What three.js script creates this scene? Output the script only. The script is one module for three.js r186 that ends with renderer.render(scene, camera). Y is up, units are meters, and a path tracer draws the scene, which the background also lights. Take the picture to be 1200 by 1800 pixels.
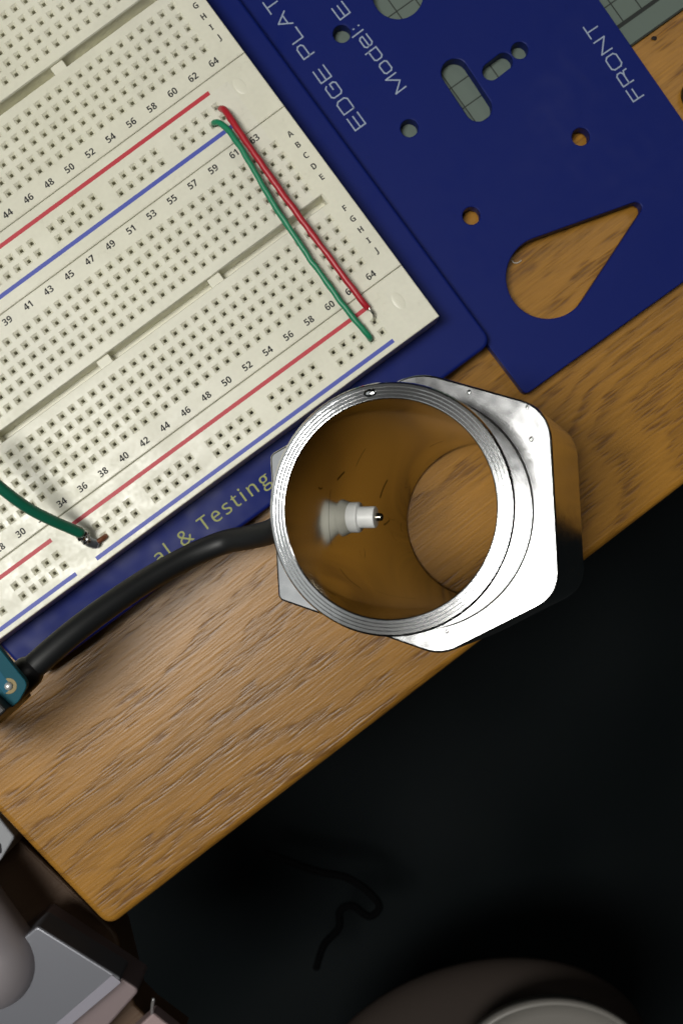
import * as THREE from 'three';
import { FontLoader } from 'three/addons/loaders/FontLoader.js';
import { mergeGeometries } from 'three/addons/utils/BufferGeometryUtils.js';
import { ImprovedNoise } from 'three/addons/math/ImprovedNoise.js';
import { RoundedBoxGeometry } from 'three/addons/geometries/RoundedBoxGeometry.js';
import { RectAreaLightUniformsLib } from 'three/addons/lights/RectAreaLightUniformsLib.js';

// ---------------------------------------------------------------- camera, light, exposure
const mm = 0.001;
const F = 1850;                       // focal length in pixels of the 1200 x 1800 frame
const EYE = 225.1;                    // mm above the desk top, looking straight down
const scene = new THREE.Scene();
scene.background = new THREE.Color(0x000000);
const camera = new THREE.PerspectiveCamera(2 * Math.atan(900 / F) * 180 / Math.PI, 1200 / 1800, 0.01, 20);
camera.position.set(0, EYE * mm, 0);
camera.up.set(0, 0, -1);
camera.lookAt(0, 0, 0);
camera.focus = 0.184;
camera.userData.fStop = 36;
RectAreaLightUniformsLib.init();
const renderer = new THREE.WebGLRenderer({ antialias: true });
renderer.toneMapping = THREE.LinearToneMapping;
renderer.toneMappingExposure = 0.95;
renderer.shadowMap.enabled = true;
const LAMPS = [ // centre x, y, z (m), length x, width z, intensity, colour, label
  [-0.255, 0.82, 0.030, 0.31, 0.19, 31, [1.0, 0.985, 0.93], 'fluorescent lamp hanging low up and to the left of the desk'],
  [0.55, 1.75, -0.75, 0.60, 0.60, 2.0, [1.0, 0.97, 0.90], 'added square fill light above the back right of the desk'],  // added fill light, no such fixture is seen
  [-1.75, 1.5, -0.1, 1.2, 1.6, 0.30, [0.96, 1.0, 0.98], 'added wide dim light panel far off to the left for the metal to mirror'],  // added unseen panel that greys the reflections in the metal
];

// ---------------------------------------------------------------- helpers
let seed = 20240611;
const rnd = () => { seed = (seed * 1664525 + 1013904223) >>> 0; return seed / 4294967296; };
const perlin = new ImprovedNoise();
const noise = (x, y, z = 0) => perlin.noise(x + 71.3, y + 13.7, z + 5.1);
// a place on the desk given by frame pixel (u, v) and its height in mm -> metres
const at = (u, v, y = 0) => new THREE.Vector3((u - 600) * (EYE - y) / F * mm, y * mm, (v - 900) * (EYE - y) / F * mm);
const C = (r, g, b) => new THREE.Color().setRGB(r, g, b);
const std = (r, g, b, roughness, metalness = 0, extra = {}) => new THREE.MeshStandardMaterial({ color: C(r, g, b), roughness, metalness, ...extra });
const phys = (r, g, b, roughness, extra = {}) => new THREE.MeshPhysicalMaterial({ color: C(r, g, b), roughness, ...extra });
const names = new Map();
const numbered = (n) => { const k = names.get(n) || 0; names.set(n, k + 1); return k ? n + '_' + String(k).padStart(3, '0') : n; };
function mesh(name, geo, mat, parent) {
  const m = new THREE.Mesh(geo, mat); m.name = parent ? name : numbered(name);
  m.castShadow = m.receiveShadow = true; (parent || scene).add(m); return m;
}
function group(name, label, category, grp) {
  const g = new THREE.Group(); g.name = numbered(name); scene.add(g);
  g.userData = { label, category }; if (grp) g.userData.group = grp; return g;
}
function tag(o, label, category, grp) { Object.assign(o.userData, { label, category }); if (grp) o.userData.group = grp; return o; }
const setting = (o) => { o.userData.kind = 'structure'; return o; };
const flat = (gs) => mergeGeometries(gs.map((g) => { const n = g.index ? g.toNonIndexed() : g; for (const k of Object.keys(n.attributes)) if (!['position', 'normal', 'uv'].includes(k)) n.deleteAttribute(k); return n; }));
// closed outline with rounded corners; pts are [x, y, radius]
function outline(pts, target = new THREE.Shape()) {
  const n = pts.length;
  pts.forEach((p, i) => {
    const a = pts[(i + n - 1) % n], b = pts[(i + 1) % n], r = p[2] || 0;
    const da = Math.hypot(a[0] - p[0], a[1] - p[1]), db = Math.hypot(b[0] - p[0], b[1] - p[1]);
    const ra = Math.min(r, da * 0.49), rb = Math.min(r, db * 0.49);
    const s = [p[0] + (a[0] - p[0]) * ra / da, p[1] + (a[1] - p[1]) * ra / da], e = [p[0] + (b[0] - p[0]) * rb / db, p[1] + (b[1] - p[1]) * rb / db];
    if (i) target.lineTo(s[0], s[1]); else target.moveTo(s[0], s[1]);
    if (r) target.quadraticCurveTo(p[0], p[1], e[0], e[1]);
  });
  target.closePath(); return target;
}
// a slab lying flat between heights y0 and y1 (mm); the shape is drawn in (x, -z) metres
function slab(shape, y0, y1, bevel = 0.3, seg = 3, curve = 24) {
  const g = new THREE.ExtrudeGeometry(shape, { depth: (y1 - y0 - 2 * bevel) * mm, bevelEnabled: bevel > 0, bevelSize: bevel * mm, bevelThickness: bevel * mm, bevelOffset: -bevel * mm, bevelSegments: seg, curveSegments: curve });
  g.rotateX(-Math.PI / 2); g.translate(0, (y0 + bevel) * mm, 0);
  const p = g.attributes.position, nn = g.attributes.normal, top = y1 * mm; // exact normals on the flat faces
  for (let t = 0; t < p.count; t += 3) if ([0, 1, 2].every((i) => Math.abs(p.getY(t + i) - top) < 1e-7)) for (let i = 0; i < 3; i++) nn.setXYZ(t + i, 0, 1, 0);
  return g;
}
const flatPt = (u, v, y, r = 0) => { const p = at(u, v, y); return [p.x, -p.z, r * mm]; };
function wobble(g, k, f) { const p = g.attributes.position; for (let i = 0; i < p.count; i++) { const x = p.getX(i) * f, y = p.getY(i) * f, z = p.getZ(i) * f; p.setXYZ(i, p.getX(i) + k * noise(x, y, z), p.getY(i) + k * noise(x, y + 9, z), p.getZ(i) + k * noise(x, y, z + 17)); } return g; }
function cable(points, r, seg = 60, rad = 14, caps = true) {
  const c = new THREE.CatmullRomCurve3(points, false, 'centripetal');
  const gs = [new THREE.TubeGeometry(c, seg, r, rad, false)];
  if (caps) for (const p of [points[0], points[points.length - 1]]) { const s = new THREE.SphereGeometry(r, rad, 8); s.translate(p.x, p.y, p.z); gs.push(s); }
  return flat(gs);
}
function data(w, h, fn, srgb = true, comps = 4) {
  const d = new Uint8Array(w * h * 4);
  for (let j = 0; j < h; j++) for (let i = 0; i < w; i++) { const c = fn(i, j); const k = (j * w + i) * 4; for (let q = 0; q < 3; q++) d[k + q] = Math.max(0, Math.min(255, c[q])); d[k + 3] = 255; }
  const t = new THREE.DataTexture(d, w, h); t.wrapS = t.wrapT = THREE.RepeatWrapping; t.magFilter = THREE.LinearFilter; t.minFilter = THREE.LinearMipmapLinearFilter; t.generateMipmaps = true;
  if (srgb) t.colorSpace = THREE.SRGBColorSpace; t.needsUpdate = true; return t;
}
const clamp = (x, a = 0, b = 1) => Math.max(a, Math.min(b, x));
const smooth = (a, b, x) => { const t = clamp((x - a) / (b - a)); return t * t * (3 - 2 * t); };
const enc = (l) => 255 * clamp(l <= 0.0031308 ? 12.92 * l : 1.055 * Math.pow(l, 1 / 2.4) - 0.055);

const font = await new FontLoader().loadAsync('fonts/droid/droid_sans_regular.typeface.json');
const boldFont = await new FontLoader().loadAsync('fonts/droid/droid_sans_bold.typeface.json');

// ---------------------------------------------------------------- lamps (outside the frame; fill light and dim panel are added)
for (const [x, y, z, lx, lz, power, col, label] of LAMPS) {
  const g = group('unseen_lamp', label, 'ceiling light', 'fluorescent ceiling lights');
  g.position.set(x, y, z);
  const housing = new RoundedBoxGeometry(lx + 0.06, 0.07, lz + 0.06, 2, 0.008); housing.translate(0, 0.045, 0);
  mesh('housing', housing, std(0.75, 0.75, 0.73, 0.5), g);
  const diff = new THREE.BoxGeometry(lx, 0.006, lz); diff.translate(0, 0.0065, 0);
  mesh('diffuser', diff, new THREE.MeshStandardMaterial({ color: C(0.8, 0.8, 0.8), emissive: C(...col), emissiveIntensity: Math.min(1, power * 0.5), roughness: 0.6 }), g);
  const l = new THREE.RectAreaLight(C(...col), power, lx, lz);
  l.position.set(x, y - 0.002, z); l.lookAt(x, y - 1, z); l.name = 'unseen_lamp_glow'; l.castShadow = true; scene.add(l);
}

// ---------------------------------------------------------------- desk
const GRAIN = 37.2 * Math.PI / 180;          // grain runs along the front edge
const WT = 260;                              // mm of desk per texture tile
const WN = 2048;
const woodCol = new Float32Array(WN * WN * 4);
{
  // a: along the grain, b: across it (mm)
  const wrapN = (a, b, z) => noise(a, b, z);
  for (let j = 0; j < WN; j++) for (let i = 0; i < WN; i++) {
    const a = i / WN * WT, b = j / WN * WT;
    const ph = b / 9.5 + 1.9 * wrapN(a / 75, b / 26, 3.3) + 0.35 * wrapN(a / 24, b / 10, 9.1) + 0.34 * wrapN(a / 7, b / 1.1, 1.1) + 4.2 * Math.exp(-(((a - 201) / 34) ** 2) - (((b - 158) / 17) ** 2));
    const fr = ph - Math.floor(ph);
    const ring = smooth(0.0, 0.22, fr) * (1 - smooth(0.30, 0.85, fr));
    const p1 = wrapN(a / 4.6, b / 0.34, 21.7) + 0.45 * wrapN(a / 11, b / 0.7, 2.2);
    const p2 = wrapN(a / 2.1, b / 0.22, 31.7);
    const pore = 0.80 * smooth(0.0, 0.70, p1 - 0.34 + 0.55 * ring) * (0.25 + 0.75 * ring) + 0.20 * smooth(0.2, 0.6, p2 + 0.2 * ring - 0.05);
    const fib = 0.5 + 0.36 * wrapN(a / 14, b / 0.5, 7.7) + 0.34 * wrapN(a / 5, b / 0.28, 17.7);
    const broad = wrapN(a / 80, b / 18, 13.3);
    const k = (j * WN + i) * 4;
    woodCol[k] = clamp(pore); woodCol[k + 1] = fib; woodCol[k + 2] = broad; woodCol[k + 3] = ring;
  }
}
const woodMap = data(WN, WN, (i, j) => {
  const k = (j * WN + i) * 4, p = woodCol[k], f = woodCol[k + 1], b = woodCol[k + 2], r = woodCol[k + 3];
  const t = 0.80 + 0.40 * f + 0.20 * b - 0.14 * r, d = clamp(p * 0.78);
  return [enc((0.342 * (1 - d) + 0.122 * d) * t), enc((0.162 * (1 - d) + 0.050 * d) * t), enc((0.024 * (1 - d) + 0.018 * d) * t)];
});
const woodBump = data(WN, WN, (i, j) => {
  const k = (j * WN + i) * 4; const v = 190 - 110 * woodCol[k] + 110 * (woodCol[k + 1] - 0.5);
  return [v, v, v];
}, false);
const woodMat = phys(1, 1, 1, 0.33, { map: woodMap, bumpMap: woodBump, bumpScale: 0.000095, specularIntensity: 0.6 });
function woodUv(g, ox = 0, oz = 0) {
  const p = g.attributes.position, uv = new Float32Array(p.count * 2), c = Math.cos(GRAIN), s = Math.sin(GRAIN);
  for (let i = 0; i < p.count; i++) {
    const x = p.getX(i) * 1000 + ox, z = p.getZ(i) * 1000 + oz, y = p.getY(i) * 1000;
    uv[2 * i] = (x * c - z * s + 130) / WT; uv[2 * i + 1] = (x * s + z * c + 140 + (y < 0 ? -y * 0.6 : 0)) / WT;
  }
  g.setAttribute('uv', new THREE.BufferAttribute(uv, 2)); return g;
}
{
  const c = flatPt(190, 1632, 0), r = flatPt(1200, 853, 0), l = flatPt(0, 1432, 0);
  const ext = (p, q, k) => [p[0] + (q[0] - p[0]) * k, p[1] + (q[1] - p[1]) * k];
  const R = ext(c, r, 3), L = ext(c, l, 7);
  const D = outline([[c[0], c[1], 0.003], R, [R[0] + L[0] - c[0], R[1] + L[1] - c[1]], L]);
  const g = slab(D, -24, 0, 1.6, 5);
  const o = setting(mesh('desk', woodUv(g), woodMat));
  o.userData.label = 'oak grained desk top seen from above';
}
// dark space under the desk
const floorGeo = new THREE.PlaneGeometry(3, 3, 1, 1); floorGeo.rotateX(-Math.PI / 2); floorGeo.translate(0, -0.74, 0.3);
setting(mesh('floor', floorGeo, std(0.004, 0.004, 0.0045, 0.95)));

// ---------------------------------------------------------------- grey cutting mat with grid
{
  const g = group('cutting_mat', 'grey green cutting mat with black grid lines under the upper blue plate', 'mat');
  const e0 = at(1110, 80, 1.2), e1 = at(1200, 16, 1.2);
  const dir = e1.clone().sub(e0).normalize(), nor = new THREE.Vector3(dir.z, 0, -dir.x); // nor points into the mat (up the frame)
  if (nor.z > 0) nor.negate();
  const P = (s, t) => { const q = e0.clone().addScaledVector(dir, s * mm).addScaledVector(nor, t * mm); return [q.x, -q.z, 0]; };
  const left = -62, right = 70, deep = 150;
  const sh = outline([[...P(left, 0)], [...P(right, 0)], [...P(right, deep)], [...P(left, deep)]]);
  mesh('sheet', slab(sh, 0.03, 1.17, 0.12, 2), std(0.115, 0.150, 0.128, 0.7), g);
  const line = [];
  const bar = (s0, t0, s1, t1) => {
    const a = P(s0, t0), b = P(s1, t0), c = P(s1, t1), d = P(s0, t1);
    const q = new THREE.ShapeGeometry(outline([a, b, c, d])); q.rotateX(-Math.PI / 2); q.translate(0, 1.182 * mm, 0); line.push(q);
  };
  const b0 = 4.9;
  bar(left + 0.2, b0 - 0.45, right - 0.2, b0 + 0.45);
  bar(left + 0.2, 0.05, right - 0.2, 0.35);
  for (let t = b0 + 5; t < deep - 4; t += 5) bar(left + 1, t - 0.13, right - 1, t + 0.13);
  const lines2 = [];
  const bar2 = (s0, t0, s1, t1) => { const q = new THREE.ShapeGeometry(outline([P(s0, t0), P(s1, t0), P(s1, t1), P(s0, t1)])); q.rotateX(-Math.PI / 2); q.translate(0, 1.188 * mm, 0); lines2.push(q); };
  for (let s = left + 1.7; s < right - 1; s += 4.75) bar2(s - 0.13, b0 + 0.4, s + 0.13, deep - 3);
  mesh('grid_lines', flat([...line, ...lines2]), std(0.012, 0.016, 0.014, 0.7), g);
}

// ---------------------------------------------------------------- blue plate with cut-outs and lettering
const plateNoise = data(512, 512, (i, j) => { const v = 128 + 60 * noise(i / 5, j / 5, 4) + 50 * noise(i / 2, j / 2, 8) + 20 * noise(i / 40, j / 40, 1); return [v, v, v]; }, false);
plateNoise.repeat.set(60, 60);
const plateRough = data(512, 512, (i, j) => { const v = 120 + 40 * noise(i / 90, j / 90, 4) + 25 * noise(i / 14, j / 14, 8); return [v, v, v]; }, false);
plateRough.repeat.set(9, 9);
const scv = document.createElement('canvas'); scv.width = scv.height = 1024; const scx = scv.getContext('2d');
scx.fillStyle = 'rgb(236,236,236)'; scx.fillRect(0, 0, 1024, 1024);
for (let i = 0; i < 1500; i++) { const v = 205 + Math.floor(rnd() * 50); scx.fillStyle = `rgba(${v},${v},${v},0.35)`; const w = 1 + rnd() * 4; scx.fillRect(rnd() * 1024, rnd() * 1024, w, w); }
for (let i = 0; i < 26; i++) { const x = rnd() * 1024, y = rnd() * 1024, a = rnd() * 6.28, l = 15 + rnd() * 70; scx.strokeStyle = 'rgba(255,255,255,0.6)'; scx.lineWidth = 1; scx.beginPath(); scx.moveTo(x, y); scx.quadraticCurveTo(x + Math.cos(a) * l / 2 + 3, y + Math.sin(a) * l / 2, x + Math.cos(a) * l, y + Math.sin(a) * l); scx.stroke(); }
const scuffs = new THREE.CanvasTexture(scv); scuffs.colorSpace = THREE.SRGBColorSpace; scuffs.wrapS = scuffs.wrapT = THREE.RepeatWrapping; scuffs.repeat.set(8.3, 8.3);
const blueMat = phys(0.0048, 0.0145, 0.150, 1.0, { map: scuffs, roughnessMap: plateRough, bumpMap: plateNoise, bumpScale: 0.000012, specularIntensity: 0.26 });
const stroke = {  // letter outlines on a 10 x 8 field, drawn as pen strokes
  E: [10, [[9, 8], [0, 8], [0, 0], [9, 0]], [[0, 4], [8.4, 4]]],
  D: [10, [[0, 0], [7.4, 0], [9, 1.6], [9, 6.4], [7.4, 8], [0, 8], [0, 0]]],
  G: [10, [[9, 6.6], [7.8, 8], [1.4, 8], [0, 6.6], [0, 1.4], [1.4, 0], [7.8, 0], [9, 1.4], [9, 4], [5, 4]]],
  P: [9.6, [[0, 0], [0, 8], [7.4, 8], [8.8, 6.8], [8.8, 4.4], [7.4, 3.2], [0, 3.2]]],
  L: [8.6, [[0, 8], [0, 0], [8, 0]]],
  A: [10.4, [[0, 0], [4.8, 8], [9.6, 0]], [[1.7, 2.6], [7.9, 2.6]]],
  T: [9.6, [[0, 8], [9, 8]], [[4.5, 8], [4.5, 0]]],
  F: [9.4, [[0, 0], [0, 8], [8.6, 8]], [[0, 4.1], [7.4, 4.1]]],
  O: [10.6, [[1.6, 0], [8.2, 0], [9.8, 1.6], [9.8, 6.4], [8.2, 8], [1.6, 8], [0, 6.4], [0, 1.6], [1.6, 0]]],
  R: [10, [[0, 0], [0, 8], [7.6, 8], [9, 6.8], [9, 4.6], [7.6, 3.4], [0, 3.4]], [[5.6, 3.4], [9, 2.2], [9, 0]]],
  M: [12, [[0, 0], [0, 8], [5.6, 0.6], [11.2, 8], [11.2, 0]]],
  N: [10.4, [[0, 0], [0, 8], [9.4, 0], [9.4, 8]]],
  o: [8.4, [[1.2, 0], [6.4, 0], [7.6, 1.2], [7.6, 4.8], [6.4, 6], [1.2, 6], [0, 4.8], [0, 1.2], [1.2, 0]]],
  d: [8.4, [[7.6, 8.4], [7.6, 0], [1.2, 0], [0, 1.2], [0, 4.8], [1.2, 6], [7.6, 6]]],
  e: [8.4, [[7.4, 0], [1.2, 0], [0, 1.2], [0, 4.8], [1.2, 6], [6.4, 6], [7.6, 4.8], [7.6, 3.1], [0, 3.1]]],
  l: [1.6, [[0.4, 8.4], [0.4, 0]]],
  ':': [2, [[0.5, 0.4], [0.5, 0.9]], [[0.5, 4.6], [0.5, 5.1]]],
  ' ': [4.2],
};
// text on a plane of height y: o = start of the base line, d = reading direction, up = letter-up, s = mm per field unit, w = pen width in mm
function penText(text, o, d, up, y, s, w, gap = 1.9) {
  const gs = []; let x = 0;
  const put = (p) => [(o.x + (d.x * p[0] + up.x * p[1]) * s * mm), -(o.z + (d.z * p[0] + up.z * p[1]) * s * mm)];
  let lift = 0;
  for (const ch of text) {
    const [adv, ...lines] = stroke[ch];
    for (const ln of lines) for (let i = 0; i + 1 < ln.length; i++) {
      const a = put([x + ln[i][0], ln[i][1]]), b = put([x + ln[i + 1][0], ln[i + 1][1]]);
      const dx = b[0] - a[0], dy = b[1] - a[1], L = Math.hypot(dx, dy), r = w / 2 * mm;
      const nx = -dy / L * r, ny = dx / L * r, ex = dx / L * r * 0.8, ey = dy / L * r * 0.8;
      const g = new THREE.ShapeGeometry(outline([[a[0] - ex + nx, a[1] - ey + ny], [a[0] - ex - nx, a[1] - ey - ny], [b[0] + ex - nx, b[1] + ey - ny], [b[0] + ex + nx, b[1] + ey + ny]]));
      g.rotateX(-Math.PI / 2); g.translate(0, (y + 0.02 + 0.003 * (lift++ % 5)) * mm, 0); gs.push(g);
    }
    x += adv + gap;
  }
  return flat(gs);
}
{
  const y = 4.25, y0 = 1.25;
  const g = group('perforated_plate', 'flat blue plate with teardrop cut out, slots and white lettering', 'plate');
  const ll = [923, 694], rb = [1300, 424], lt = [292, -140], rt = [945, -155];
  const sh = outline([flatPt(ll[0], ll[1], y, 1.2), flatPt(rb[0], rb[1], y, 2), flatPt(1296, 350, y, 2), flatPt(rt[0], rt[1], y, 2), flatPt(lt[0], lt[1], y, 2)]);
  const hole = (u, v, r) => { const p = flatPt(u, v, y), h = new THREE.Path(); h.absarc(p[0], p[1], r * (EYE - y) / F * mm, 0, Math.PI * 2, true); sh.holes.push(h); };
  hole(600.5, 59, 15.5); hole(719, 225, 15.5); hole(1020, 240, 15.5); hole(828, 379, 15.5); hole(699, -12, 45);
  const hull = (u0, v0, r0, u1, v1, r1) => { // outline round two circles
    const a = flatPt(u0, v0, y), b = flatPt(u1, v1, y), k = (EYE - y) / F * mm, h = new THREE.Path();
    const dx = b[0] - a[0], dy = b[1] - a[1], L = Math.hypot(dx, dy), base = Math.atan2(dy, dx), off = Math.acos((r0 - r1) * k / L);
    h.absarc(a[0], a[1], r0 * k, base + off, base - off + Math.PI * 2, false);
    h.absarc(b[0], b[1], r1 * k, base - off, base + off, false);
    h.closePath(); sh.holes.push(h);
  };
  hull(799, 127, 24, 840, 189, 24); hull(863, 125, 15.5, 885, 108, 15.5); hull(962, 487, 73, 1116, 366, 11); hole(912.6, 88.2, 14.8);
  mesh('sheet', slab(sh, y0, y, 0.22, 2, 33), blueMat, g);
  const ink = std(0.30, 0.36, 0.48, 0.6);
  const dirOf = (u0, v0, u1, v1) => { const a = at(u0, v0, y), b = at(u1, v1, y).sub(a).normalize(); return [a, b, new THREE.Vector3(b.z, 0, -b.x)]; };
  const write = (text, u0, v0, u1, v1, s, gap) => { const [a, d, up] = dirOf(u0, v0, u1, v1); mesh('lettering', penText(text, a, d, up, y, s, 0.29, gap), ink, g); };
  write('EDGE PLATFORM', 642, 217, 471, -20, 0.325, 2.5);
  write('Model: E', 713, 152, 578, -27, 0.322, 2.2);
  write('FRONT', 1130, 167, 1044, 39, 0.318, 2.4);
}

// ---------------------------------------------------------------- breadboard station
const TOP = 15.8, PLATE = 7.3;
const K = (EYE - TOP) / F;                    // mm per pixel on the board's top
const BU = new THREE.Vector3(0.8052, 0, -0.5930), BW = new THREE.Vector3(0.5930, 0, 0.8052);
const ORG = at(483, 255, TOP);                // hole A of column 64
const PA = 22.45 * K, PW = 23.47 * K;         // pitches in mm
const board = group('breadboard', 'ivory solderless breadboard with red and blue rails on a blue base plate', 'breadboard');
const basis = new THREE.Matrix4().makeBasis(BU, new THREE.Vector3(0, 1, 0), BW); // local x along rows, z across
board.matrix.copy(basis); board.quaternion.setFromRotationMatrix(basis); board.position.copy(ORG).setY(0);
const ivory = phys(0.80, 0.795, 0.675, 0.34, { specularIntensity: 0.9 });
const ABS_ROUGH = data(512, 512, (i, j) => { const v = 95 + 36 * noise(i / 70, j / 30, 4) + 22 * noise(i / 9, j / 9, 8) + 14 * noise(i / 3, j / 3, 2); return [v, v, v]; }, false);
ABS_ROUGH.repeat.set(22, 22); ivory.roughness = 1; ivory.map = data(512, 512, (i, j) => { const v = 246 + 9 * noise(i / 120, j / 120, 4) + 5 * noise(i / 25, j / 25, 8) + 4 * noise(i / 4, j / 4, 1); return [v, v - 1.5, v - 4 - 4 * noise(i / 160, j / 160, 6)]; }); ivory.map.repeat.set(9, 9); ivory.roughnessMap = ABS_ROUGH;
class Quads {
  constructor() { this.p = []; this.uv = []; }
  quad(a, b, c, d) { for (const v of [a, b, c, a, c, d]) { this.p.push(v[0] * mm, v[1] * mm, v[2] * mm); this.uv.push(v[0] * mm, v[2] * mm + v[1] * mm); } }
  top(x0, x1, z0, z1, y = TOP) { if (x1 - x0 > 1e-6 && z1 - z0 > 1e-6) this.quad([x0, y, z1], [x1, y, z1], [x1, y, z0], [x0, y, z0]); }
  geo() { const g = new THREE.BufferGeometry(); g.setAttribute('position', new THREE.Float32BufferAttribute(this.p, 3)); g.setAttribute('uv', new THREE.Float32BufferAttribute(this.uv, 2)); g.computeVertexNormals(); return g; }
}
const HOLE = 0.80, MID = 0.335;                // half widths of funnel mouth and hole, mm
function funnel(q, x, z) {
  const ring = (h, y) => [[x - h, y, z + h], [x + h, y, z + h], [x + h, y, z - h], [x - h, y, z - h]];
  const lv = [ring(HOLE, TOP), ring(HOLE * 0.90, TOP - 0.05), ring(MID * 1.35, TOP - 0.36), ring(MID, TOP - 0.55), ring(MID, TOP - 4)];
  for (let k = 0; k + 1 < lv.length; k++) for (let i = 0; i < 4; i++) { const j = (i + 1) % 4; q.quad(lv[k][i], lv[k][j], lv[k + 1][j], lv[k + 1][i]); }
}
const XR = 2.42 * PA, XL = -46.6 * PA;
// z0..z1: extent across; rows: z of each row with the x of its holes; troughs: [z0, z1, xEnd]
function strip(name, z0, z1, rows, trough) {
  const q = new Quads(), ch = 0.22, x0 = XL + ch, x1 = XR - ch;
  const bands = rows.map((r) => ({ z0: r.z - HOLE, z1: r.z + HOLE, xs: r.xs }));
  if (trough) bands.push({ z0: trough.z0, z1: trough.z1, trough });
  bands.sort((a, b) => a.z0 - b.z0);
  let z = z0 + ch;
  for (const b of bands) {
    q.top(x0, x1, z, b.z0);
    if (b.trough) {
      const e = b.trough.xEnd, d = TOP - 4.2, r = 0.35;
      q.top(e, x1, b.z0, b.z1);
      // softened lips, walls and floor
      q.quad([x0, TOP, b.z0], [x0, TOP - r, b.z0 + r * 0.5], [e - r, TOP - r, b.z0 + r * 0.5], [e, TOP, b.z0]);
      q.quad([e, TOP, b.z1], [e - r, TOP - r, b.z1 - r * 0.5], [x0, TOP - r, b.z1 - r * 0.5], [x0, TOP, b.z1]);
      q.quad([e, TOP, b.z0], [e - r, TOP - r, b.z0 + r * 0.5], [e - r, TOP - r, b.z1 - r * 0.5], [e, TOP, b.z1]);
      q.quad([x0, TOP - r, b.z0 + r * 0.5], [x0, d, b.z0 + r * 0.5], [e - r, d, b.z0 + r * 0.5], [e - r, TOP - r, b.z0 + r * 0.5]);
      q.quad([e - r, TOP - r, b.z1 - r * 0.5], [e - r, d, b.z1 - r * 0.5], [x0, d, b.z1 - r * 0.5], [x0, TOP - r, b.z1 - r * 0.5]);
      q.quad([e - r, TOP - r, b.z0 + r * 0.5], [e - r, d, b.z0 + r * 0.5], [e - r, d, b.z1 - r * 0.5], [e - r, TOP - r, b.z1 - r * 0.5]);
      q.top(x0, e - r, b.z0 + r * 0.5, b.z1 - r * 0.5, d);
    } else {
      let x = x0; const xs = [...b.xs].sort((m, n) => m - n);
      for (const c of xs) { q.top(x, c - HOLE, b.z0, b.z1); funnel(q, c, (b.z0 + b.z1) / 2); x = c + HOLE; }
      q.top(x, x1, b.z0, b.z1);
    }
    z = b.z1;
  }
  q.top(x0, x1, z, z1 - ch);
  // chamfered rim and sides
  const rings = [[ch, TOP], [ch * 0.35, TOP - ch * 0.3], [0, TOP - ch], [0, PLATE + 0.02]].map(([i, y]) => [[XL + i, y, z1 - i], [XR - i, y, z1 - i], [XR - i, y, z0 + i], [XL + i, y, z0 + i]]);
  for (let k = 0; k + 1 < rings.length; k++) for (let i = 0; i < 4; i++) { const j = (i + 1) % 4; q.quad(rings[k][i], rings[k + 1][i], rings[k + 1][j], rings[k][j]); }
  return mesh(name, q.geo(), ivory, board);
}
const cols = (from, to) => { const r = []; for (let c = from; c >= to; c--) r.push(c * PA); return r; };
const rail = []; for (let s = -1.9; s > -30; s -= 6) for (let k = 0; k < 5; k++) rail.push((s - k) * PA);
for (let s = -32.8; s > -45; s -= 6) for (let k = 0; k < 5; k++) if (s - k > -46) rail.push((s - k) * PA);
const contact = std(0.30, 0.28, 0.24, 0.45, 0.7), black = std(0.012, 0.012, 0.016, 0.8), redInk = std(0.50, 0.018, 0.035, 0.5), blueInk = std(0.05, 0.075, 0.42, 0.5);
const inkBox = (x0, x1, z0, z1) => { const g = new THREE.BoxGeometry((x1 - x0) * mm, 0.03 * mm, (z1 - z0) * mm); g.translate((x0 + x1) / 2 * mm, (TOP + 0.016) * mm, (z0 + z1) / 2 * mm); return g; };
function print(items, size) { // items: [text, x, z] centred, reading along +x, letter-up along -z
  const gs = [];
  for (const [t, x, z] of items) {
    const g = new THREE.ShapeGeometry(boldFont.generateShapes(t, size * mm), 3); g.computeBoundingBox(); const b = g.boundingBox;
    g.translate(-(b.min.x + b.max.x) / 2, -(b.min.y + b.max.y) / 2, 0);
    g.rotateX(-Math.PI / 2); g.translate(x * mm, (TOP + 0.02) * mm, z * mm); gs.push(g);
  }
  return flat(gs);
}
function terminalStrip(off, z0, z1, letters) {
  const rows = []; for (let k = 0; k < 10; k++) rows.push({ z: (off + (k < 5 ? k : k + 1.9)) * PW, xs: cols(0, -45) });
  const tz = (off + 5.45) * PW;
  const s = strip('terminal_strip', z0, z1, rows, { z0: tz - 1.15, z1: tz + 1.15, xEnd: 0.75 * PA });
  for (const c of [-10, -20.8, -31.6, -42.4]) { const t = new RoundedBoxGeometry(1.18 * PA * mm, 3.4 * mm, 2.1 * mm, 2, 0.25 * mm); t.translate(c * PA * mm, (TOP - 2.25) * mm, (tz + 0.1) * mm); mesh('bridge_tab', t, ivory, s); }
  const floor = new THREE.BoxGeometry((XR - XL - 2) * mm, 0.3 * mm, (z1 - z0 - 1) * mm); floor.translate((XL + XR) / 2 * mm, (TOP - 4.6) * mm, (z0 + z1) / 2 * mm);
  mesh('contact_clips', floor, contact, s);
  const even = [], odd = [], let_ = [];
  for (let c = 64; c >= 20; c--) (c % 2 ? odd : even).push([String(c), (c - 64) * PA, (off + (c % 2 ? -1.28 : 12.1)) * PW]);
  [...'ABCDEFGHIJ'].forEach((ch, k) => let_.push([ch, 1.48 * PA, rows[k].z]));
  mesh('printed_numbers', print([...even, ...odd], 1.36), black, s); mesh('printed_letters', print(let_, 1.22), black, s);
}
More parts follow.
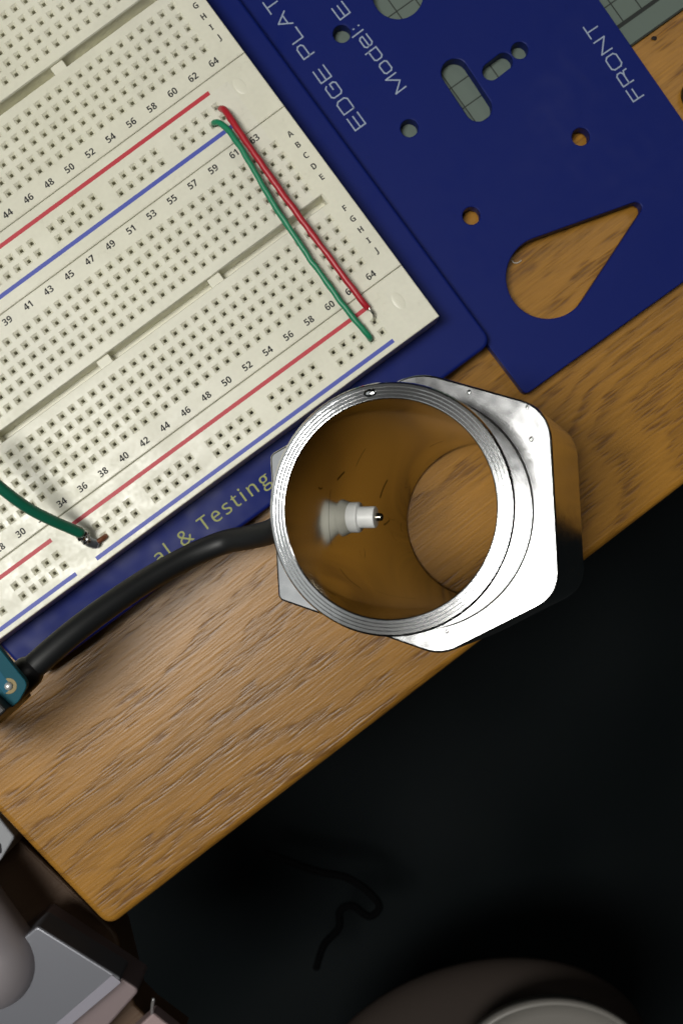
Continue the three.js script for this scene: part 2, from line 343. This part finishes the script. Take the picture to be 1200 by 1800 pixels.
function powerRail(row0, z0, z1, red, blue) {
  const s = strip('power_rail', z0, z1, [{ z: row0 * PW, xs: rail }, { z: (row0 + 0.96) * PW, xs: rail }]);
  const floor = new THREE.BoxGeometry((XR - XL - 2) * mm, 0.3 * mm, (z1 - z0 - 1) * mm); floor.translate((XL + XR) / 2 * mm, (TOP - 4.6) * mm, (z0 + z1) / 2 * mm);
  mesh('contact_clips', floor, contact, s);
  for (const [x0, x1] of [[-30.45, -1.7], [-45.8, -32.4]]) {
    mesh('red_stripe', inkBox(x0 * PA, x1 * PA, red * PW - 0.42, red * PW + 0.42), redInk, s);
    mesh('blue_stripe', inkBox(x0 * PA, (x1 + (x1 > -5 ? 0.1 : 0)) * PA, blue * PW - 0.42, blue * PW + 0.42), blueInk, s);
  }
  const dimple = new THREE.LatheGeometry([[0, 0.10], [0.5, 0.095], [0.9, 0.06], [1.15, -0.01]].map(([r, h]) => new THREE.Vector2(r * mm, h * mm)), 20);
  dimple.scale(1, 1, 1.7); dimple.translate(0.55 * PA * mm, TOP * mm, (row0 - 0.2) * PW * mm); mesh('moulding_mark', dimple, ivory, s);
}
const G0 = 0.05;
terminalStrip(0, -1.95 * PW + G0, 12.83 * PW - G0);
powerRail(15.07, 12.83 * PW + G0, 17.6 * PW, 13.9, 17.04);
powerRail(-4.92, -6.95 * PW + G0, -1.95 * PW - G0, -6.06, -3.02);
terminalStrip(-19.82, -22.6 * PW, -6.95 * PW - G0);
{ // blue base plate of the breadboard, in the board's own frame
  const loc = (u, v, y, r) => { const p = at(u, v, y).sub(board.position); return [p.dot(BU), -p.dot(BW), (r || 0) * mm]; };
  const c = loc(866, 601, PLATE), z1 = -c[1];
  const sh = outline([[c[0], c[1], 3 * mm], [c[0], 0.075, 0], [XL * mm, 0.075, 0], [loc(30, 1160, PLATE)[0], c[1], 2 * mm]].map((p) => p));
  const pl = mesh('base_plate', slab(sh, 4.3, PLATE, 0.7, 4), blueMat, board);
  // rubber feet that carry the free end of the plate on the desk
  const foot = new THREE.CylinderGeometry(4 * mm, 4.4 * mm, 4.26 * mm, 24); foot.translate(-85 * mm, 2.15 * mm, c[1] * -1 - 9 * mm);
  mesh('rubber_foot', foot, std(0.02, 0.02, 0.02, 0.9), pl);
  // yellow print on the lower margin
  const sp = loc(278, 994, PLATE), ep = loc(482, 845, PLATE);
  const txt = 'al & Testing', gs = []; let x = 0; const size = 3.0;
  for (const ch of txt) {
    const shp = font.generateShapes(ch, size * mm);
    if (shp.length) { const g = new THREE.ShapeGeometry(shp, 4); g.translate(x * mm, 0, 0); gs.push(g); }
    x += font.data.glyphs[ch].ha / font.data.resolution * size + 0.42;
  }
  const g = flat(gs), fit = (ep[0] - sp[0]) / (x * mm); g.scale(fit, 1, 1); g.rotateX(-Math.PI / 2);
  g.translate(sp[0], (PLATE + 0.02) * mm, -(sp[1] + ep[1]) / 2);
  mesh('lettering', g, std(0.30, 0.32, 0.09, 0.6), pl);
}

// ---------------------------------------------------------------- jumper wires
const greenIns = phys(0.012, 0.22, 0.105, 0.38), redIns = phys(0.42, 0.016, 0.028, 0.36), darkGreen = phys(0.006, 0.115, 0.065, 0.35), tin = std(0.55, 0.54, 0.50, 0.3, 1);
{
  const g = group('red_jumper_wire', 'red jumper wire lying across the right end of the breadboard', 'wire', 'jumper wires on the breadboard');
  mesh('insulation', wobble(cable([at(389, 190, 16.4), at(394, 193, 17.6), at(404, 207, 18.6), at(440, 260, 19.2), at(500, 345, 19), at(560, 427, 18.8), at(610, 495, 18.4), at(640, 534, 17.8), at(645, 540, 17.4)], 0.66 * mm, 120), 0.00018, 330), redIns, g);
  mesh('bare_end', cable([at(380, 189, 13), at(380.5, 188.6, 15.6), at(384, 188.5, 16.5), at(392, 191, 17.2)], 0.27 * mm, 20, 10), tin, g);
  mesh('bare_end', cable([at(642, 537, 17.5), at(651, 545, 17.5), at(656, 552, 17.1), at(657, 559, 16.2), at(655.6, 562, 13)], 0.27 * mm, 24, 10), tin, g);
}
{
  const g = group('green_jumper_wire', 'thin green jumper wire beside the red one on the breadboard', 'wire', 'jumper wires on the breadboard');
  mesh('insulation', wobble(cable([at(376.8, 218, 15.9), at(378, 216.5, 16.8), at(384, 216, 17.6), at(394, 222, 18.2), at(412, 243, 18.8), at(450, 306, 19), at(490, 372, 18.8), at(527, 428, 18.5), at(560, 478, 18.2), at(600, 532, 18), at(632, 572, 17.6), at(648, 591, 16.9), at(650, 594, 16.0)], 0.58 * mm, 140), 0.00022, 360), greenIns, g);
  mesh('bare_end', cable([at(376.8, 218, 16), at(376.8, 218, 13)], 0.27 * mm, 4, 8), tin, g);
  mesh('bare_end', cable([at(650, 594, 16), at(650, 594, 13)], 0.27 * mm, 4, 8), tin, g);
}
{
  const g = group('dark_green_wire', 'dark green wire coming in from the left with a soldered metal end', 'wire');
  mesh('insulation', cable([at(-90, 770, 34), at(-30, 829, 33), at(10, 864, 31), at(50, 893, 28), at(90, 914, 25), at(120, 927, 22.5), at(140, 936, 21)], 1.08 * mm, 60, 18), darkGreen, g);
  // lumpy solder joint
  const lump = (c, rx, ry, rz, s) => { const q = new THREE.IcosahedronGeometry(1, 4), p = q.attributes.position; for (let i = 0; i < p.count; i++) { const k = 1 + 0.25 * noise(p.getX(i) * 1.6 + s, p.getY(i) * 1.6, p.getZ(i) * 1.6); p.setXYZ(i, p.getX(i) * k * rx * mm, p.getY(i) * k * ry * mm, p.getZ(i) * k * rz * mm); } q.rotateY(-0.5); q.computeVertexNormals(); q.translate(c.x, c.y, c.z); return q; };
  mesh('solder_joint', flat([lump(at(144, 941, 20), 1.0, 0.95, 1.25, 1), lump(at(151, 949, 19.2), 0.9, 0.8, 1.0, 7)]), std(0.46, 0.47, 0.48, 0.22, 1), g);
  mesh('metal_sleeve', cable([at(150, 947, 18.8), at(158, 953, 17.9), at(166, 956, 17.3)], 1.0 * mm, 12, 14), std(0.26, 0.29, 0.33, 0.35, 0.85), g);
  mesh('copper_tip', cable([at(166, 956, 17.4), at(174, 951, 17.2), at(183, 945, 16.6), at(187, 942, 15.2), at(187, 942, 13)], 0.5 * mm, 20, 12), std(0.24, 0.085, 0.04, 0.45, 0.5), g);
}

// ---------------------------------------------------------------- metal waveguide tube with hexagonal collar, leaning to the left
{
  const g = group('metal_tube', 'shiny machined metal tube with hexagonal collar leaning at the desk edge', 'metal tube');
  const down = new THREE.Vector3(650, -1850, 66).normalize();
  const Y = down.clone().negate(), X = new THREE.Vector3(1, 0, 0).addScaledVector(Y, -Y.x).normalize(), Z = new THREE.Vector3().crossVectors(X, Y);
  const topC = new THREE.Vector3((680 - 600) * 154.5 / F, EYE - 154.5, (894 - 900) * 154.5 / F);
  const Ri = 16.2, Ro = 18.8, L = 68.2;
  const base = topC.clone().addScaledVector(down, L);
  base.y = Ro * Math.sqrt(1 - Y.y * Y.y) + 0.03;                       // rests on its lower left rim
  const B = new THREE.Matrix4().makeBasis(X, Y, Z);
  g.quaternion.setFromRotationMatrix(B); g.position.copy(base).multiplyScalar(mm);
  const brushed = data(512, 512, (i, j) => { const v = 110 + 38 * noise(i / 3, j / 60, 4) + 26 * noise(i / 50, j / 50, 8) + 20 * noise(i / 7, j / 7, 2); return [v, v, v]; }, false);
  const smear = data(512, 512, (i, j) => { const v = 44 + 9 * noise(i / 60, j / 60, 4) + 7 * noise(i / 18, j / 18, 8) + 5 * noise(i / 3, j / 3, 2); return [v, v, v]; }, false);
  const alu = std(0.80, 0.805, 0.82, 1.0, 1, { roughnessMap: smear });
  const aluTurned = std(0.82, 0.825, 0.835, 0.11, 1);
  // turned outer tube with fine lathe grooves on the end face
  const prof = [[Ri, 0.4], [Ri + 0.4, 0], [Ro - 0.4, 0], [Ro, 0.4], [Ro, L - 0.42], [Ro - 0.16, L - 0.14], [Ro - 0.34, L]];
  const n = 4, r1 = Ro - 0.36, r0 = Ri + 0.12;
  for (let k = 0; k < n; k++) for (const [f, h] of [[0, 0], [0.76, 0.001], [0.95, 0.0165]]) prof.push([r1 + (r0 - r1) * (k + f) / n, L - h]);
  prof.push([Ri, L - 0.12]);
  const pts = []; prof.forEach(([r, h]) => pts.push(new THREE.Vector2(r * mm, h * mm)));
  const lathe = new THREE.LatheGeometry(pts, 220);
  { // tool chatter on the end face: groove depth wanders round the ring
    const p = lathe.attributes.position;
    for (let i = 0; i < p.count; i++) { const y = p.getY(i), x = p.getX(i), z = p.getZ(i), r = Math.hypot(x, z); if (y > (L - 0.03) * mm && r < (Ro - 0.3) * mm) { const a = Math.atan2(z, x), ring = Math.round(r / mm * 20); p.setY(i, y + 0.0025 * mm * noise(Math.cos(a) * 9, Math.sin(a) * 9, ring * 3.7) + 0.003 * mm * noise(Math.cos(a) * 30, Math.sin(a) * 30, ring * 1.3)); } }
  }
  const tube = lathe.toNonIndexed(); tube.computeVertexNormals();
  { // smooth round the axis, crisp along the profile
    const p = tube.attributes.position, nn = tube.attributes.normal;
    for (let t = 0; t < p.count; t += 3) {
      const a = new THREE.Vector3().fromBufferAttribute(nn, t); let cr = 0, cy = a.y;
      const m = new THREE.Vector3(); for (let i = 0; i < 3; i++) { m.x += p.getX(t + i) / 3; m.z += p.getZ(t + i) / 3; }
      const ml = Math.hypot(m.x, m.z); cr = (a.x * m.x + a.z * m.z) / ml; const ln = Math.hypot(cr, cy) || 1;
      for (let i = 0; i < 3; i++) { const x = p.getX(t + i), z = p.getZ(t + i), l = Math.hypot(x, z); nn.setXYZ(t + i, x / l * cr / ln, cy / ln, z / l * cr / ln); }
    }
  }
  mesh('tube_wall', tube, aluTurned, g);
  // bore with scratches and dirt marks
  const cv = document.createElement('canvas'); cv.width = 1024; cv.height = 512; const cx = cv.getContext('2d');
  cx.fillStyle = 'rgb(226,224,220)'; cx.fillRect(0, 0, 1024, 512);
  for (let i = 0; i < 24; i++) {
    const x = rnd() * 1024, y = rnd() * 512, l = 6 + rnd() * 34, a = rnd() * 6.28, big = rnd() < 0.16;
    cx.strokeStyle = big ? 'rgba(40,34,26,0.85)' : 'rgba(90,80,66,0.5)'; cx.lineWidth = big ? 3.5 : 1.2; cx.lineCap = 'round';
    cx.beginPath(); cx.moveTo(x, y); cx.quadraticCurveTo(x + Math.cos(a) * l * 0.5 + 4, y + Math.sin(a) * l * 0.5 - 5, x + Math.cos(a) * l, y + Math.sin(a) * l); cx.stroke();
  }
  { // the marks that can be told apart, each at its place on the wall
    const iv = B.clone().invert(), o = new THREE.Vector3(0, EYE, 0).sub(base).applyMatrix4(iv);
    const onWall = (u, v) => {
      const d = new THREE.Vector3(u - 600, -F, v - 900).applyMatrix4(iv), a = d.x * d.x + d.z * d.z, b = o.x * d.x + o.z * d.z, c = o.x * o.x + o.z * o.z - Ri * Ri, t = (-b + Math.sqrt(b * b - a * c)) / a;
      const p = o.clone().addScaledVector(d, t), th = (Math.atan2(p.x, p.z) + 2 * Math.PI) % (2 * Math.PI);
      return [th / (2 * Math.PI) * 1024, (1 - p.y / L) * 512];
    };
    for (const [w, al, ...pp] of [[6, 0.9, [594, 842], [599, 836], [604, 831]], [7, 0.95, [669, 873], [673, 860], [680, 846]], [2.2, 0.7, [626, 819], [632, 806], [642, 789]], [5, 0.9, [757, 785], [768, 779], [778, 776]], [2.5, 0.75, [598, 1000], [612, 1020], [634, 1034]], [2, 0.6, [581, 862], [580, 900], [583, 958]], [3, 0.6, [560, 857], [563, 861], [566, 858]], [2.5, 0.55, [706, 920], [703, 927], [707, 934]], [2, 0.5, [640, 965], [643, 972], [641, 980]], [2, 0.45, [660, 1038], [690, 1050], [730, 1052]]]) {
      const q = pp.map(([u, v]) => onWall(u, v)); cx.strokeStyle = `rgba(26,22,16,${al})`; cx.lineWidth = w * 0.9; cx.lineCap = 'round';
      cx.beginPath(); cx.moveTo(...q[0]); cx.quadraticCurveTo(...q[1], ...q[2]); cx.stroke();
    }
  }
  const bt = new THREE.CanvasTexture(cv); bt.colorSpace = THREE.SRGBColorSpace; bt.wrapS = bt.wrapT = THREE.RepeatWrapping;
  const bore = new THREE.CylinderGeometry(Ri * mm, Ri * mm, (L - 0.5) * mm, 160, 1, true); bore.translate(0, (L / 2 + 0.13) * mm, 0);
  mesh('bore', bore, std(0.58, 0.57, 0.50, 0.12, 1, { map: bt, side: THREE.DoubleSide }), g);
  // hexagonal collar: corners read on its upper face
  const t1 = 15.9, t2 = 49.5, inv = B.clone().invert();
  const pc = topC.clone().addScaledVector(down, t1), eye = new THREE.Vector3(0, EYE, 0);
  const toFace = (u, v) => { const d = new THREE.Vector3(u - 600, -F, v - 900); const s = pc.clone().sub(eye).dot(Y) / d.dot(Y); return eye.clone().addScaledVector(d, s).sub(pc).applyMatrix4(inv); };
  const hex = [[729, 651, 4.2], [966, 716, 5.2], [984, 1048, 4.2], [775, 1154, 3.0], [489, 1054, 1.0], [474, 799, 1.0]].map(([u, v, r]) => { const p = toFace(u, v); return [p.x * mm, -p.z * mm, r * mm]; });
  const hs = outline(hex); const hh = new THREE.Path(); hh.absarc(0, 0, (Ro + 0.55) * mm, 0, Math.PI * 2, true); hs.holes.push(hh);
  const hg = slab(hs, L - t2, L - t1, 0.35, 3, 48);
  hg.attributes.uv.array.forEach((v, i, a) => { a[i] = v * 22; });
  const collar = mesh('hexagonal_collar', hg, alu, g);
  // tack ring joining tube and collar
  const bead = new THREE.TorusGeometry((Ro + 0.28) * mm, 0.3 * mm, 8, 120); bead.rotateX(Math.PI / 2); bead.translate(0, (L - t1 - 0.75) * mm, 0);
  mesh('joint_ring', bead, std(0.35, 0.34, 0.33, 0.4, 1), collar);
  // tiny shiny burrs and droplets
  for (const [u, v, r] of [[824, 690, 0.34], [926, 716, 0.3], [933, 772, 0.36], [840, 772, 0.22], [690, 1078, 0.2], [785, 1110, 0.3]]) {
    const p = toFace(u, v); const s = new THREE.SphereGeometry(r * mm, 12, 8); s.scale(1, 0.6, 1.3); s.translate(p.x * mm, (L - t1) * mm, p.z * mm); mesh('metal_burr', s, aluTurned, collar);
  }
  { const s = new THREE.SphereGeometry(0.62 * mm, 16, 10); s.scale(1.7, 0.5, 1); s.rotateY(0.15); const a = -1.72; s.translate(Math.cos(a) * 17.4 * mm, L * mm, Math.sin(a) * 17.4 * mm); mesh('metal_burr', s, aluTurned, g); }
  // white probe with metal pin, through the left wall
  const lat = (prs) => { const q = new THREE.LatheGeometry(prs.map(([r, h]) => new THREE.Vector2(r * mm, h * mm)), 32); q.rotateZ(-Math.PI / 2); q.translate(-Ri * mm, (L - 30.5) * mm, 0.25 * mm); return q; };
  const ptfe = phys(0.80, 0.81, 0.80, 0.4);
  const probe = mesh('probe_insulator', lat([[2.75, -0.6], [2.75, 1.75], [2.6, 2.0], [1.95, 2.02], [1.95, 4.75], [1.8, 4.9], [0.5, 4.92]]), ptfe, g);
  mesh('probe_pin', lat([[0.72, 4.8], [0.72, 5.7], [0.6, 6.1], [0.3, 6.3], [0.001, 6.35]]), std(0.5, 0.46, 0.38, 0.2, 1), probe);
  // coaxial connector outside, and the cable
  const left = -(Math.abs(hex[5][0]) + Math.abs(hex[4][0])) / 2 / mm;
  const con = lat([[2.6, left + Ri + 0.4], [2.6, left + Ri - 1.6], [2.45, left + Ri - 1.8], [2.0, left + Ri - 2.0]]);
  const cn = mesh('connector_nut', con, std(0.72, 0.6, 0.34, 0.3, 1), g);
  const end = new THREE.Vector3((left - 2) * mm, (L - 30.5) * mm, 0.25 * mm).applyQuaternion(g.quaternion).add(g.position);
  const g2 = group('black_cable', 'thick black cable running from the metal tube to the lower left', 'cable');
  const dirL = X.clone().negate();
  const cpts = [end.clone().addScaledVector(dirL, -0.002), at(500, 922, 30), at(472, 936, 26), at(436, 945, 22.5), at(395, 953, 19.5), at(340, 975, 20), at(270, 1013, 24), at(200, 1059, 29), at(130, 1111, 33.5), at(75, 1158, 36), at(30, 1200, 37), at(-10, 1240, 37)];
  mesh('jacket', cable(cpts, 2.34 * mm, 140, 28), phys(0.008, 0.009, 0.010, 0.5), g2);
  const plug = cable([at(48, 1183, 36.6), at(18, 1212, 37), at(-30, 1262, 37)], 3.0 * mm, 20, 24);
  mesh('plug_sleeve', plug, phys(0.008, 0.008, 0.009, 0.45), g2);
}

// ---------------------------------------------------------------- small circuit board at the left edge
{
  const y = 43.2;
  const g = group('circuit_board', 'corner of a teal circuit board with black header at left edge', 'circuit board');
  const sh = outline([flatPt(50, 1203, y, 1.2), flatPt(34, 1232, y, 0.5), flatPt(-140, 1388, y), flatPt(-190, 1330, y), flatPt(-10, 1128, y, 0.6)]);
  const pcb = mesh('board', slab(sh, y - 1.6, y, 0.12, 1), phys(0.006, 0.075, 0.105, 0.6, { specularIntensity: 0.3 }), g);
  const c = at(16, 1206, y);
  const pad = new THREE.LatheGeometry([[0.75, 0.001], [0.78, 0.05], [1.35, 0.05], [1.4, 0.001]].map(([r, h]) => new THREE.Vector2(r * mm, h * mm)), 28); pad.translate(c.x, c.y, c.z);
  mesh('gold_pad', pad, std(0.20, 0.16, 0.08, 0.6, 0.5), pcb);
  const dome = new THREE.SphereGeometry(0.72 * mm, 20, 12); dome.scale(1, 0.9, 1); dome.translate(c.x, c.y + 0.1 * mm, c.z); mesh('solder_dome', dome, std(0.8, 0.8, 0.78, 0.35, 0.6), pcb);
  const tr = new THREE.BoxGeometry(9 * mm, 0.05 * mm, 1.8 * mm); tr.rotateY(-0.92); const tp = at(-12, 1178, y); tr.translate(tp.x, tp.y + 0.03 * mm, tp.z); mesh('copper_trace', tr, phys(0.012, 0.10, 0.16, 0.6, { specularIntensity: 0.3 }), pcb);
  const hd = outline([flatPt(28, 1240, y, 0.4), flatPt(0, 1268, y, 0.4), flatPt(-60, 1300, y), flatPt(-60, 1215, y), flatPt(0, 1210, y, 0.4)]);
  const hs2 = outline([flatPt(30, 1238, 41, 0.5), flatPt(4, 1262, 41, 0.5), flatPt(-150, 1400, 41), flatPt(-175, 1372, 41), flatPt(2, 1213, 41, 0.5)]);
  mesh('pin_header', slab(hs2, 31.5, 46.5, 0.4, 2), phys(0.006, 0.006, 0.007, 0.5), g);
  const leg = new THREE.CylinderGeometry(2 * mm, 2 * mm, 41.4 * mm, 16); const lp = at(-95, 1300, 20); leg.translate(lp.x, 20.8 * mm, lp.z); mesh('standoff', leg, std(0.6, 0.6, 0.6, 0.35, 1), g);
}

// ---------------------------------------------------------------- small things at the right edge
{
  const p = at(1226, 168, 0);
  const q = new THREE.LatheGeometry([[0, 3.2], [3.1, 3.2], [3.6, 2.9], [3.75, 2.3], [3.75, 0.05], [0, 0.05]].map(([r, h]) => new THREE.Vector2(r * mm, h * mm)), 32); q.translate(p.x, 0, p.z);
  tag(mesh('rubber_foot', q, std(0.01, 0.01, 0.01, 0.6)), 'round black rubber foot cut off by the right frame edge', 'rubber foot');
  const f = new THREE.IcosahedronGeometry(0.55 * mm, 2), fp = f.attributes.position; for (let i = 0; i < fp.count; i++) { const k = 1 + 0.5 * noise(fp.getX(i) * 1500, fp.getY(i) * 1500, fp.getZ(i) * 1500); fp.setXYZ(i, fp.getX(i) * k, fp.getY(i) * 0.35 * k, fp.getZ(i) * k * 0.8); } f.computeVertexNormals(); const c = at(1148, 68, 0); f.translate(c.x, 0.2 * mm, c.z);
  tag(mesh('dark_crumb', f, std(0.012, 0.008, 0.008, 0.8)), 'tiny dark crumb lying on the desk at upper right', 'crumb');
}

{
  const lint = cable([at(899, 458, 0.25), at(903, 462, 0.6), at(909, 462, 0.7), at(915, 458, 0.3)], 0.11 * mm, 20, 6);
  tag(mesh('lint_fibre', lint, std(0.6, 0.58, 0.52, 0.8)), 'short pale curved fibre lying on the wood inside teardrop opening', 'fibre');
}

// ---------------------------------------------------------------- things beyond the desk's corner
const silver = phys(0.17, 0.175, 0.20, 0.36, { metalness: 0.3 });
{
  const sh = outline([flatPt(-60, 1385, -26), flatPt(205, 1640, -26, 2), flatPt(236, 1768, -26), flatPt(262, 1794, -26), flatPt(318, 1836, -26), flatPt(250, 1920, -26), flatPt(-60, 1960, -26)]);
  tag(mesh('shaded_wooden_ledge', woodUv(slab(sh, -40, -26, 0.8, 2), 40, 10), phys(0.085, 0.045, 0.022, 0.6, { bumpMap: woodBump, bumpScale: 0.0001 })), 'wooden ledge just below the corner of the desk with shade painted as dark brown', 'ledge');  // shade on the ledge is put into its dark brown
}
{
  const g = group('silver_case', 'silver grey plastic case with sharp corner at the lower left', 'case');
  const y = -4;
  const sh = outline([flatPt(66, 1628, y, 0.8), flatPt(216, 1722, y, 1.4), flatPt(30, 1884, y), flatPt(-160, 1884, y), flatPt(-160, 1780, y), flatPt(-10, 1690, y)]);
  mesh('lid', slab(sh, -13, y, 0.5, 3), silver, g);
  const ts = outline([flatPt(198, 1713, y, 0.3), flatPt(214, 1726, y, 0.5), flatPt(30, 1882, y), flatPt(10, 1876, y)]);
  mesh('lit_bevel_strip', slab(ts, y - 0.6, y + 0.3, 0.12, 2), phys(0.27, 0.26, 0.31, 0.4), g);  // light on the lid bevel, painted as a paler strip
  const lo = outline([flatPt(70, 1620, -14, 0.8), flatPt(247, 1738, -14, 1.4), flatPt(105, 1900, -14), flatPt(-180, 1890, -14), flatPt(-180, 1780, -14), flatPt(-20, 1690, -14)]);
  const body = mesh('lower_shell', slab(lo, -25.9, -13.1, 0.5, 2), phys(0.22, 0.17, 0.175, 0.45, { metalness: 0.2 }), g);
  // rounded barrel dipping into the lid
  const b = at(-12, 1690, -6), d = at(56, 1785, -6).sub(b).normalize(), len = 0.05; const cyl = new THREE.CapsuleGeometry(10 * mm, len, 14, 56);
  cyl.applyQuaternion(new THREE.Quaternion().setFromUnitVectors(new THREE.Vector3(0, 1, 0), d)); const m = b.clone().addScaledVector(d, -len / 2); cyl.translate(m.x, m.y, m.z);
  mesh('barrel', cyl, phys(0.36, 0.33, 0.35, 0.36, { metalness: 0.3 }), g);
}
{
  const g = group('pale_tab', 'pale grey plastic tab with black mark beside the desk edge', 'tab');
  const y = -8;
  const sh = outline([flatPt(-4, 1434, y, 0.5), flatPt(26, 1472, y, 0.6), flatPt(2, 1512, y, 0.4), flatPt(-60, 1560, y), flatPt(-70, 1500, y)]);
  const t = mesh('plastic', slab(sh, -25.9, y, 0.4, 2), phys(0.26, 0.27, 0.29, 0.5), g);
  const mk = new THREE.ShapeGeometry(outline([flatPt(-6, 1474, y, 0.3), flatPt(3, 1484, y, 0.4), flatPt(4, 1500, y, 0.3), flatPt(-14, 1500, y)])); mk.rotateX(-Math.PI / 2); mk.translate(0, (y + 0.03) * mm, 0);
  mesh('black_mark', mk, black, t);
}
{
  const g = group('pinkish_block', 'small pinkish grey block at the bottom edge beside silver case', 'block');
  const y = -21;
  const sh = outline([flatPt(269, 1781, y, 0.5), flatPt(330, 1830, y), flatPt(270, 1890, y), flatPt(215, 1830, y, 0.5)]);
  mesh('cap', slab(sh, -25.9, y, 0.6, 2), phys(0.33, 0.24, 0.24, 0.5), g);
  mesh('wire_stub', cable([at(268, 1784, -22), at(268, 1770, -20), at(270, 1757, -18)], 0.4 * mm, 8, 8), std(0.4, 0.4, 0.4, 0.4, 0.6), g);
}
// black cloth with folds over a seat under the desk edge; its colour is darkened in place of shade
{
  const g = group('draped_cloth', 'black cloth with soft folds below the desk, shade painted into its colour', 'cloth');
  const w = 0.62, d = 0.46, q = new THREE.PlaneGeometry(w, d, 150, 110); q.rotateX(-Math.PI / 2);
  const p = q.attributes.position;
  for (let i = 0; i < p.count; i++) {
    const x = p.getX(i) * 1000, z = p.getZ(i) * 1000;
    const fold = Math.sin((x + 0.45 * z) / 9 + 2.2 * noise(x / 60, z / 90)) * 5.5 * smooth(-20, -120, x) * smooth(0, 60, z);
    const big = 16 * noise(x / 130, z / 110, 2.5) + 6 * noise(x / 50, z / 60, 6.5);
    p.setY(i, (fold + big) * mm);
  }
  q.computeVertexNormals(); q.translate(0.07, -0.19, 0.20);
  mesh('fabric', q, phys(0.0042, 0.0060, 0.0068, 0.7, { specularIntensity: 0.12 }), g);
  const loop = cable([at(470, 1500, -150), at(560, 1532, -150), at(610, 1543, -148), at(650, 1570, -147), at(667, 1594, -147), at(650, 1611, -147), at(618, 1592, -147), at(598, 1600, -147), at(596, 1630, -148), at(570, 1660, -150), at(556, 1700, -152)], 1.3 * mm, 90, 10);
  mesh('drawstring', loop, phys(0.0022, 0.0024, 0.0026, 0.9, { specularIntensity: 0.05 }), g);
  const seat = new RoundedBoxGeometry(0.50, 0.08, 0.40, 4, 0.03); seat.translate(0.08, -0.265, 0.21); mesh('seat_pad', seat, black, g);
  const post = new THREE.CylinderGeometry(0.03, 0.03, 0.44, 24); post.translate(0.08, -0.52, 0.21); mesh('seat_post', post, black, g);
}
{
  const g = group('chair_armrest', 'taupe rounded armrest with pale rim at the bottom edge, pad colour darkened for shade', 'armrest');
  const y = -105, c = at(850, 1905, y);
  const pad = new THREE.SphereGeometry(1, 64, 32), pp = pad.attributes.position; 
  pad.scale(0.0555, 0.016, 0.0375); pad.rotateY(0.30); pad.translate(c.x - 0.002, c.y, c.z);
  mesh('pad', pad, phys(0.034, 0.026, 0.022, 0.8, { specularIntensity: 0.3 }), g);  // dark colour carries the shade that falls on the pad
  const c2 = at(975, 1908, -75);
  const rim = new THREE.LatheGeometry([[0, -3], [20, -2.6], [23.5, -1.2], [24.6, 0.6], [25.4, 0.9], [26.2, 0.3], [26.4, -1.2], [25, -6], [20, -14], [0, -16]].map(([r, h]) => new THREE.Vector2(r * mm, h * mm)), 96);
  rim.scale(1.12, 1, 0.93); rim.translate(c2.x, c2.y, c2.z); mesh('rim', rim, phys(0.19, 0.18, 0.165, 0.45), g);
  const st = new THREE.CylinderGeometry(0.012, 0.014, 0.63, 20); st.translate(c.x + 0.01, -0.425, c.z + 0.01); mesh('arm_post', st, black, g);
}
renderer.render(scene, camera);
